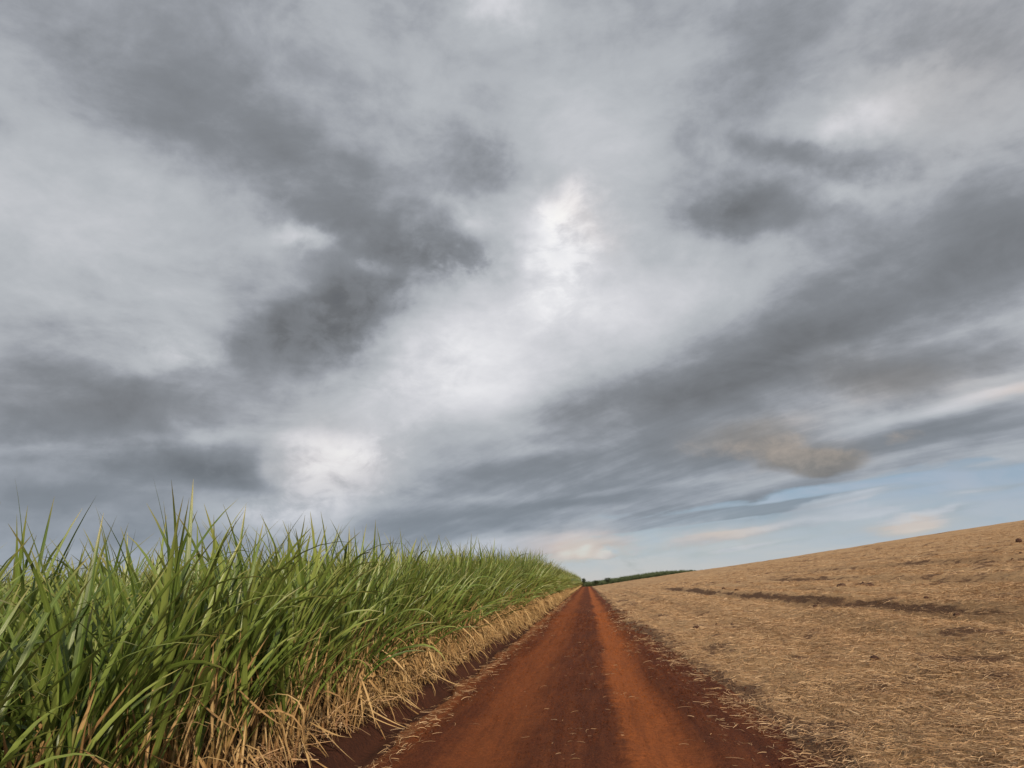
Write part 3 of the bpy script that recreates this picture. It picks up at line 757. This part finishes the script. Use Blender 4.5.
def instancer(name, pts, rot, scl, var, label, cat, coll=None):
    me = bpy.data.meshes.new(name); me.vertices.add(len(pts)); me.vertices.foreach_set('co', np.asarray(pts, np.float32).ravel())
    for an, av, ty in (('rot', rot, 'FLOAT'), ('scl', scl, 'FLOAT'), ('var', var, 'INT')):
        a = me.attributes.new(an, ty, 'POINT'); a.data.foreach_set('value', np.asarray(av, np.int32 if ty == 'INT' else np.float32))
    ng = bpy.data.node_groups.new(name, 'GeometryNodeTree')
    ng.interface.new_socket('Geometry', in_out='INPUT', socket_type='NodeSocketGeometry')
    ng.interface.new_socket('Geometry', in_out='OUTPUT', socket_type='NodeSocketGeometry')
    N = ng.nodes.new; K = ng.links.new
    gi, go = N('NodeGroupInput'), N('NodeGroupOutput')
    ci = N('GeometryNodeCollectionInfo'); ci.inputs['Collection'].default_value = coll or src
    ci.inputs['Separate Children'].default_value = True; ci.inputs['Reset Children'].default_value = True
    ip = N('GeometryNodeInstanceOnPoints'); ip.inputs['Pick Instance'].default_value = True
    def na(nm, ty):
        q = N('GeometryNodeInputNamedAttribute'); q.data_type = ty; q.inputs['Name'].default_value = nm; return q.outputs['Attribute']
    cx = N('ShaderNodeCombineXYZ'); K(na('rot', 'FLOAT'), cx.inputs[2])
    er = N('FunctionNodeEulerToRotation'); K(cx.outputs[0], er.inputs[0]); K(er.outputs[0], ip.inputs['Rotation'])
    K(na('scl', 'FLOAT'), ip.inputs['Scale']); K(na('var', 'INT'), ip.inputs['Instance Index'])
    K(gi.outputs[0], ip.inputs['Points']); K(ci.outputs[0], ip.inputs['Instance']); K(ip.outputs[0], go.inputs[0])
    ob = obj(name, me); md = ob.modifiers.new('instances', 'NODES'); md.node_group = ng
    return tag(ob, label, cat, kind='stuff')

pts, rot, scl, var = [], [], [], []
def row(x0, y0, y1, step, edge):
    y = y0
    while y < y1:
        x = x0+rng.normal(0, .12); pts.append((x, y, float(terrain(x, y))+.05))
        rot.append(rng.normal(0, .5) if edge else rng.uniform(0, 6.28)); scl.append(float(cane_height(y))*rng.uniform(.88, 1.14))
        var.append(int(rng.integers(3)) if edge else 3+int(rng.integers(3))); y += step*rng.uniform(.75, 1.25)*(1+y/250)
row(-2.95, last, 275, .34, True); row(-4.1, second_end, 275, .4, True); row(-5.3, third_end, 275, .4, False)
for j in range(26): row(-6.5-1.2*j, -4, 275, .42, False)
row(-2.95, -4, 2.7, .34, True); row(-4.1, -4, 4.1, .4, False); row(-5.3, -4, 5.3, .4, False)
instancer('sugarcane_stand', pts, rot, scl, var, 'dense green mass of sugarcane behind the first rows left of the road', 'sugarcane')
# ------------------------------------------------------------------ small trees at the far end of the road
m_bark, t = mat('dark_bark'); P = t.n('ShaderNodeTexCoord').outputs['Object']
out(t, t.n('ShaderNodeBsdfPrincipled', {'Base Color': t.ramp(t.noise(P, 9, 4), [(.3, (.03, .02, .014)), (.7, (.08, .055, .038))]), 'Roughness': .95}).outputs[0])
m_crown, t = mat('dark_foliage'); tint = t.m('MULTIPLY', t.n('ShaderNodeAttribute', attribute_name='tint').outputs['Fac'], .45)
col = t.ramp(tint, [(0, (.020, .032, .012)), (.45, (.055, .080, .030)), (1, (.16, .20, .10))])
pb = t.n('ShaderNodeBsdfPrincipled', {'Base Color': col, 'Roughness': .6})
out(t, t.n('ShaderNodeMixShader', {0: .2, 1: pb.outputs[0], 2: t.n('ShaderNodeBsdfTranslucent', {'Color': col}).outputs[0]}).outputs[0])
def tree(x, y, h, wd, label):
    e = obj('small_tree', None, loc=(x, y, float(terrain(x, y)))); tag(e, label, 'tree')
    V, F, o = [], [], 0
    def add(pts, r0, r1):
        nonlocal o
        v, f = tube(pts, r0, r1); V.append(v); F.append(f+o); o += len(v)
    add([np.array([.05*math.sin(k), .04*math.cos(2*k), h*.7*k/4-.1]) for k in range(5)], .09, .04)
    tips = []
    for i in range(9):
        a = rng.uniform(0, 6.28); z0 = h*rng.uniform(.25, .6); tp = np.array([wd*rng.uniform(.5, 1)*math.cos(a), wd*rng.uniform(.5, 1)*math.sin(a), z0+h*rng.uniform(.15, .38)])
        add([np.array([0, 0, z0]), tp*.5+np.array([0, 0, z0*.5]), tp], .04, .012); tips.append(tp)
    obj('trunk', mesh_np('trunk', np.concatenate(V), np.concatenate(F), [m_bark]), e)
    tips += [np.array([rng.normal(0, wd*.35), rng.normal(0, wd*.35), h*rng.uniform(.25, .98)]) for _ in range(12)]
    C = np.concatenate([tp+rng.normal(0, wd*.28, (90, 3)) for tp in tips]); C = C[(C[:, 2] > h*.12) & (C[:, 2] < h)]
    sp = [(*c, rng.uniform(0, 6.28), rng.uniform(-.6, 1.2), rng.uniform(.12, .26), rng.uniform(.05, .10), rng.uniform(0, 1), rng.normal(0, 1), rng.uniform(0, 1)) for c in C]
    v, f, u, ti = blades(sp, 2, False)
    obj('crown', mesh_np('crown', v, f, [m_crown], u, {'tint': ti}), e)
tree(-1.2, 268, 3.0, .7, 'dark narrow tree standing at the far end of the red road')
tree(3.3, 269, 1.9, .8, 'low dark bushy tree just right of the far road end')
tree(7.4, 270, 2.2, 1.0, 'dark bushy tree before the distant cane, furthest right of the road end')

# distant cane beyond the road end: bushes whose dark colour carries its shade
src2 = bpy.data.collections.new('shaded_cane_sources')
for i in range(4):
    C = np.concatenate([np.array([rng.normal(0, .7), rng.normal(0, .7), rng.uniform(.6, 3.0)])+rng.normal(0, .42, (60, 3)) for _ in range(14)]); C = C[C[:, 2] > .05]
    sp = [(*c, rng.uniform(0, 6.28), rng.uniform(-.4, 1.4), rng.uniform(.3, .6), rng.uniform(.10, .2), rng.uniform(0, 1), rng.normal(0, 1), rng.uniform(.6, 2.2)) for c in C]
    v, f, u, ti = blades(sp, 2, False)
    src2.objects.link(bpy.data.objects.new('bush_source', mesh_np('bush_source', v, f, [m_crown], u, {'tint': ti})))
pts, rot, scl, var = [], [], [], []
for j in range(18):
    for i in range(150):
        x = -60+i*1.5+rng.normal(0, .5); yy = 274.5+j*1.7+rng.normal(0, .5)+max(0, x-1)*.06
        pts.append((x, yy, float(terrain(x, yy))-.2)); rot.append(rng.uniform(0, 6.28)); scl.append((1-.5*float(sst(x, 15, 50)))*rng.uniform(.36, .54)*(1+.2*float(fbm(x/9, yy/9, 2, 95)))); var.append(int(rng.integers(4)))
instancer('far_shaded_cane', pts, rot, scl, var, 'strip of distant sugarcane, its shade put into dark green foliage, beyond the end of the road', 'thicket', src2)

# ------------------------------------------------------------------ clods thrown up on the straw
m_clod, t = mat('dry_red_clod'); P = t.n('ShaderNodeTexCoord').outputs['Object']
nz = t.noise(P, 16, 5, .6)
out(t, t.n('ShaderNodeBsdfPrincipled', {'Base Color': t.ramp(nz, [(.3, (.03, .013, .009)), (.7, (.085, .036, .022))]), 'Roughness': .95, 'Normal': t.n('ShaderNodeBump', {'Height': nz, 'Strength': .7, 'Distance': .03}).outputs[0]}).outputs[0])
import bmesh
def clod_mesh():
    bm = bmesh.new(); bmesh.ops.create_icosphere(bm, subdivisions=3, radius=1.)
    o = rng.uniform(0, 50)
    for v in bm.verts:
        c = v.co; k = 1+.34*float(fbm(c.x*1.1+o, c.y*1.1+c.z*1.3, 3, 90))+.16*float(fbm(c.x*4+o, c.y*4+c.z*3, 2, 91))
        v.co = c*k; v.co.z *= .75
    me = bpy.data.meshes.new('soil_clod'); bm.to_mesh(me); bm.free(); me.materials.append(m_clod)
    return me
clods = [clod_mesh() for _ in range(5)]
CL = [(4.26, 12.1, .07, 'largest dark red soil clod, lying alone in the middle of the straw'), (10.33, 31.7, .15, None), (11.14, 30.88, .15, None), (8.52, 24.12, .12, None), (3.91, 10.18, .05, None),
      (26.7, 48.4, .22, 'dark soil clod high on the slope at the right edge of the field'), (9.2, 18.35, .08, None), (11.0, 31.2, .12, None)]
for _ in range(18):
    yy = rng.uniform(8, 45); CL.append((rng.uniform(2.8, yy*.6+1), yy, rng.uniform(.02, .05)*(1+yy/40), None))
for x, y, s, lb in CL:
    o = obj('soil_clod', clods[int(rng.integers(5))], loc=(x, y, float(field_z(np.array([x]), np.array([y]))[0])+s*.12))
    o.rotation_euler = (0, 0, rng.uniform(0, 6.28)); o.scale = (s*rng.uniform(.8, 1.3), s*rng.uniform(.8, 1.2), s)
    tag(o, lb or 'small dark red clod of earth lying on the tan straw', 'soil clod', 'clods scattered over the straw')

scene.cycles.max_bounces = 6; scene.cycles.diffuse_bounces = 2; scene.cycles.glossy_bounces = 2; scene.cycles.transmission_bounces = 3
scene.cycles.use_adaptive_sampling = True
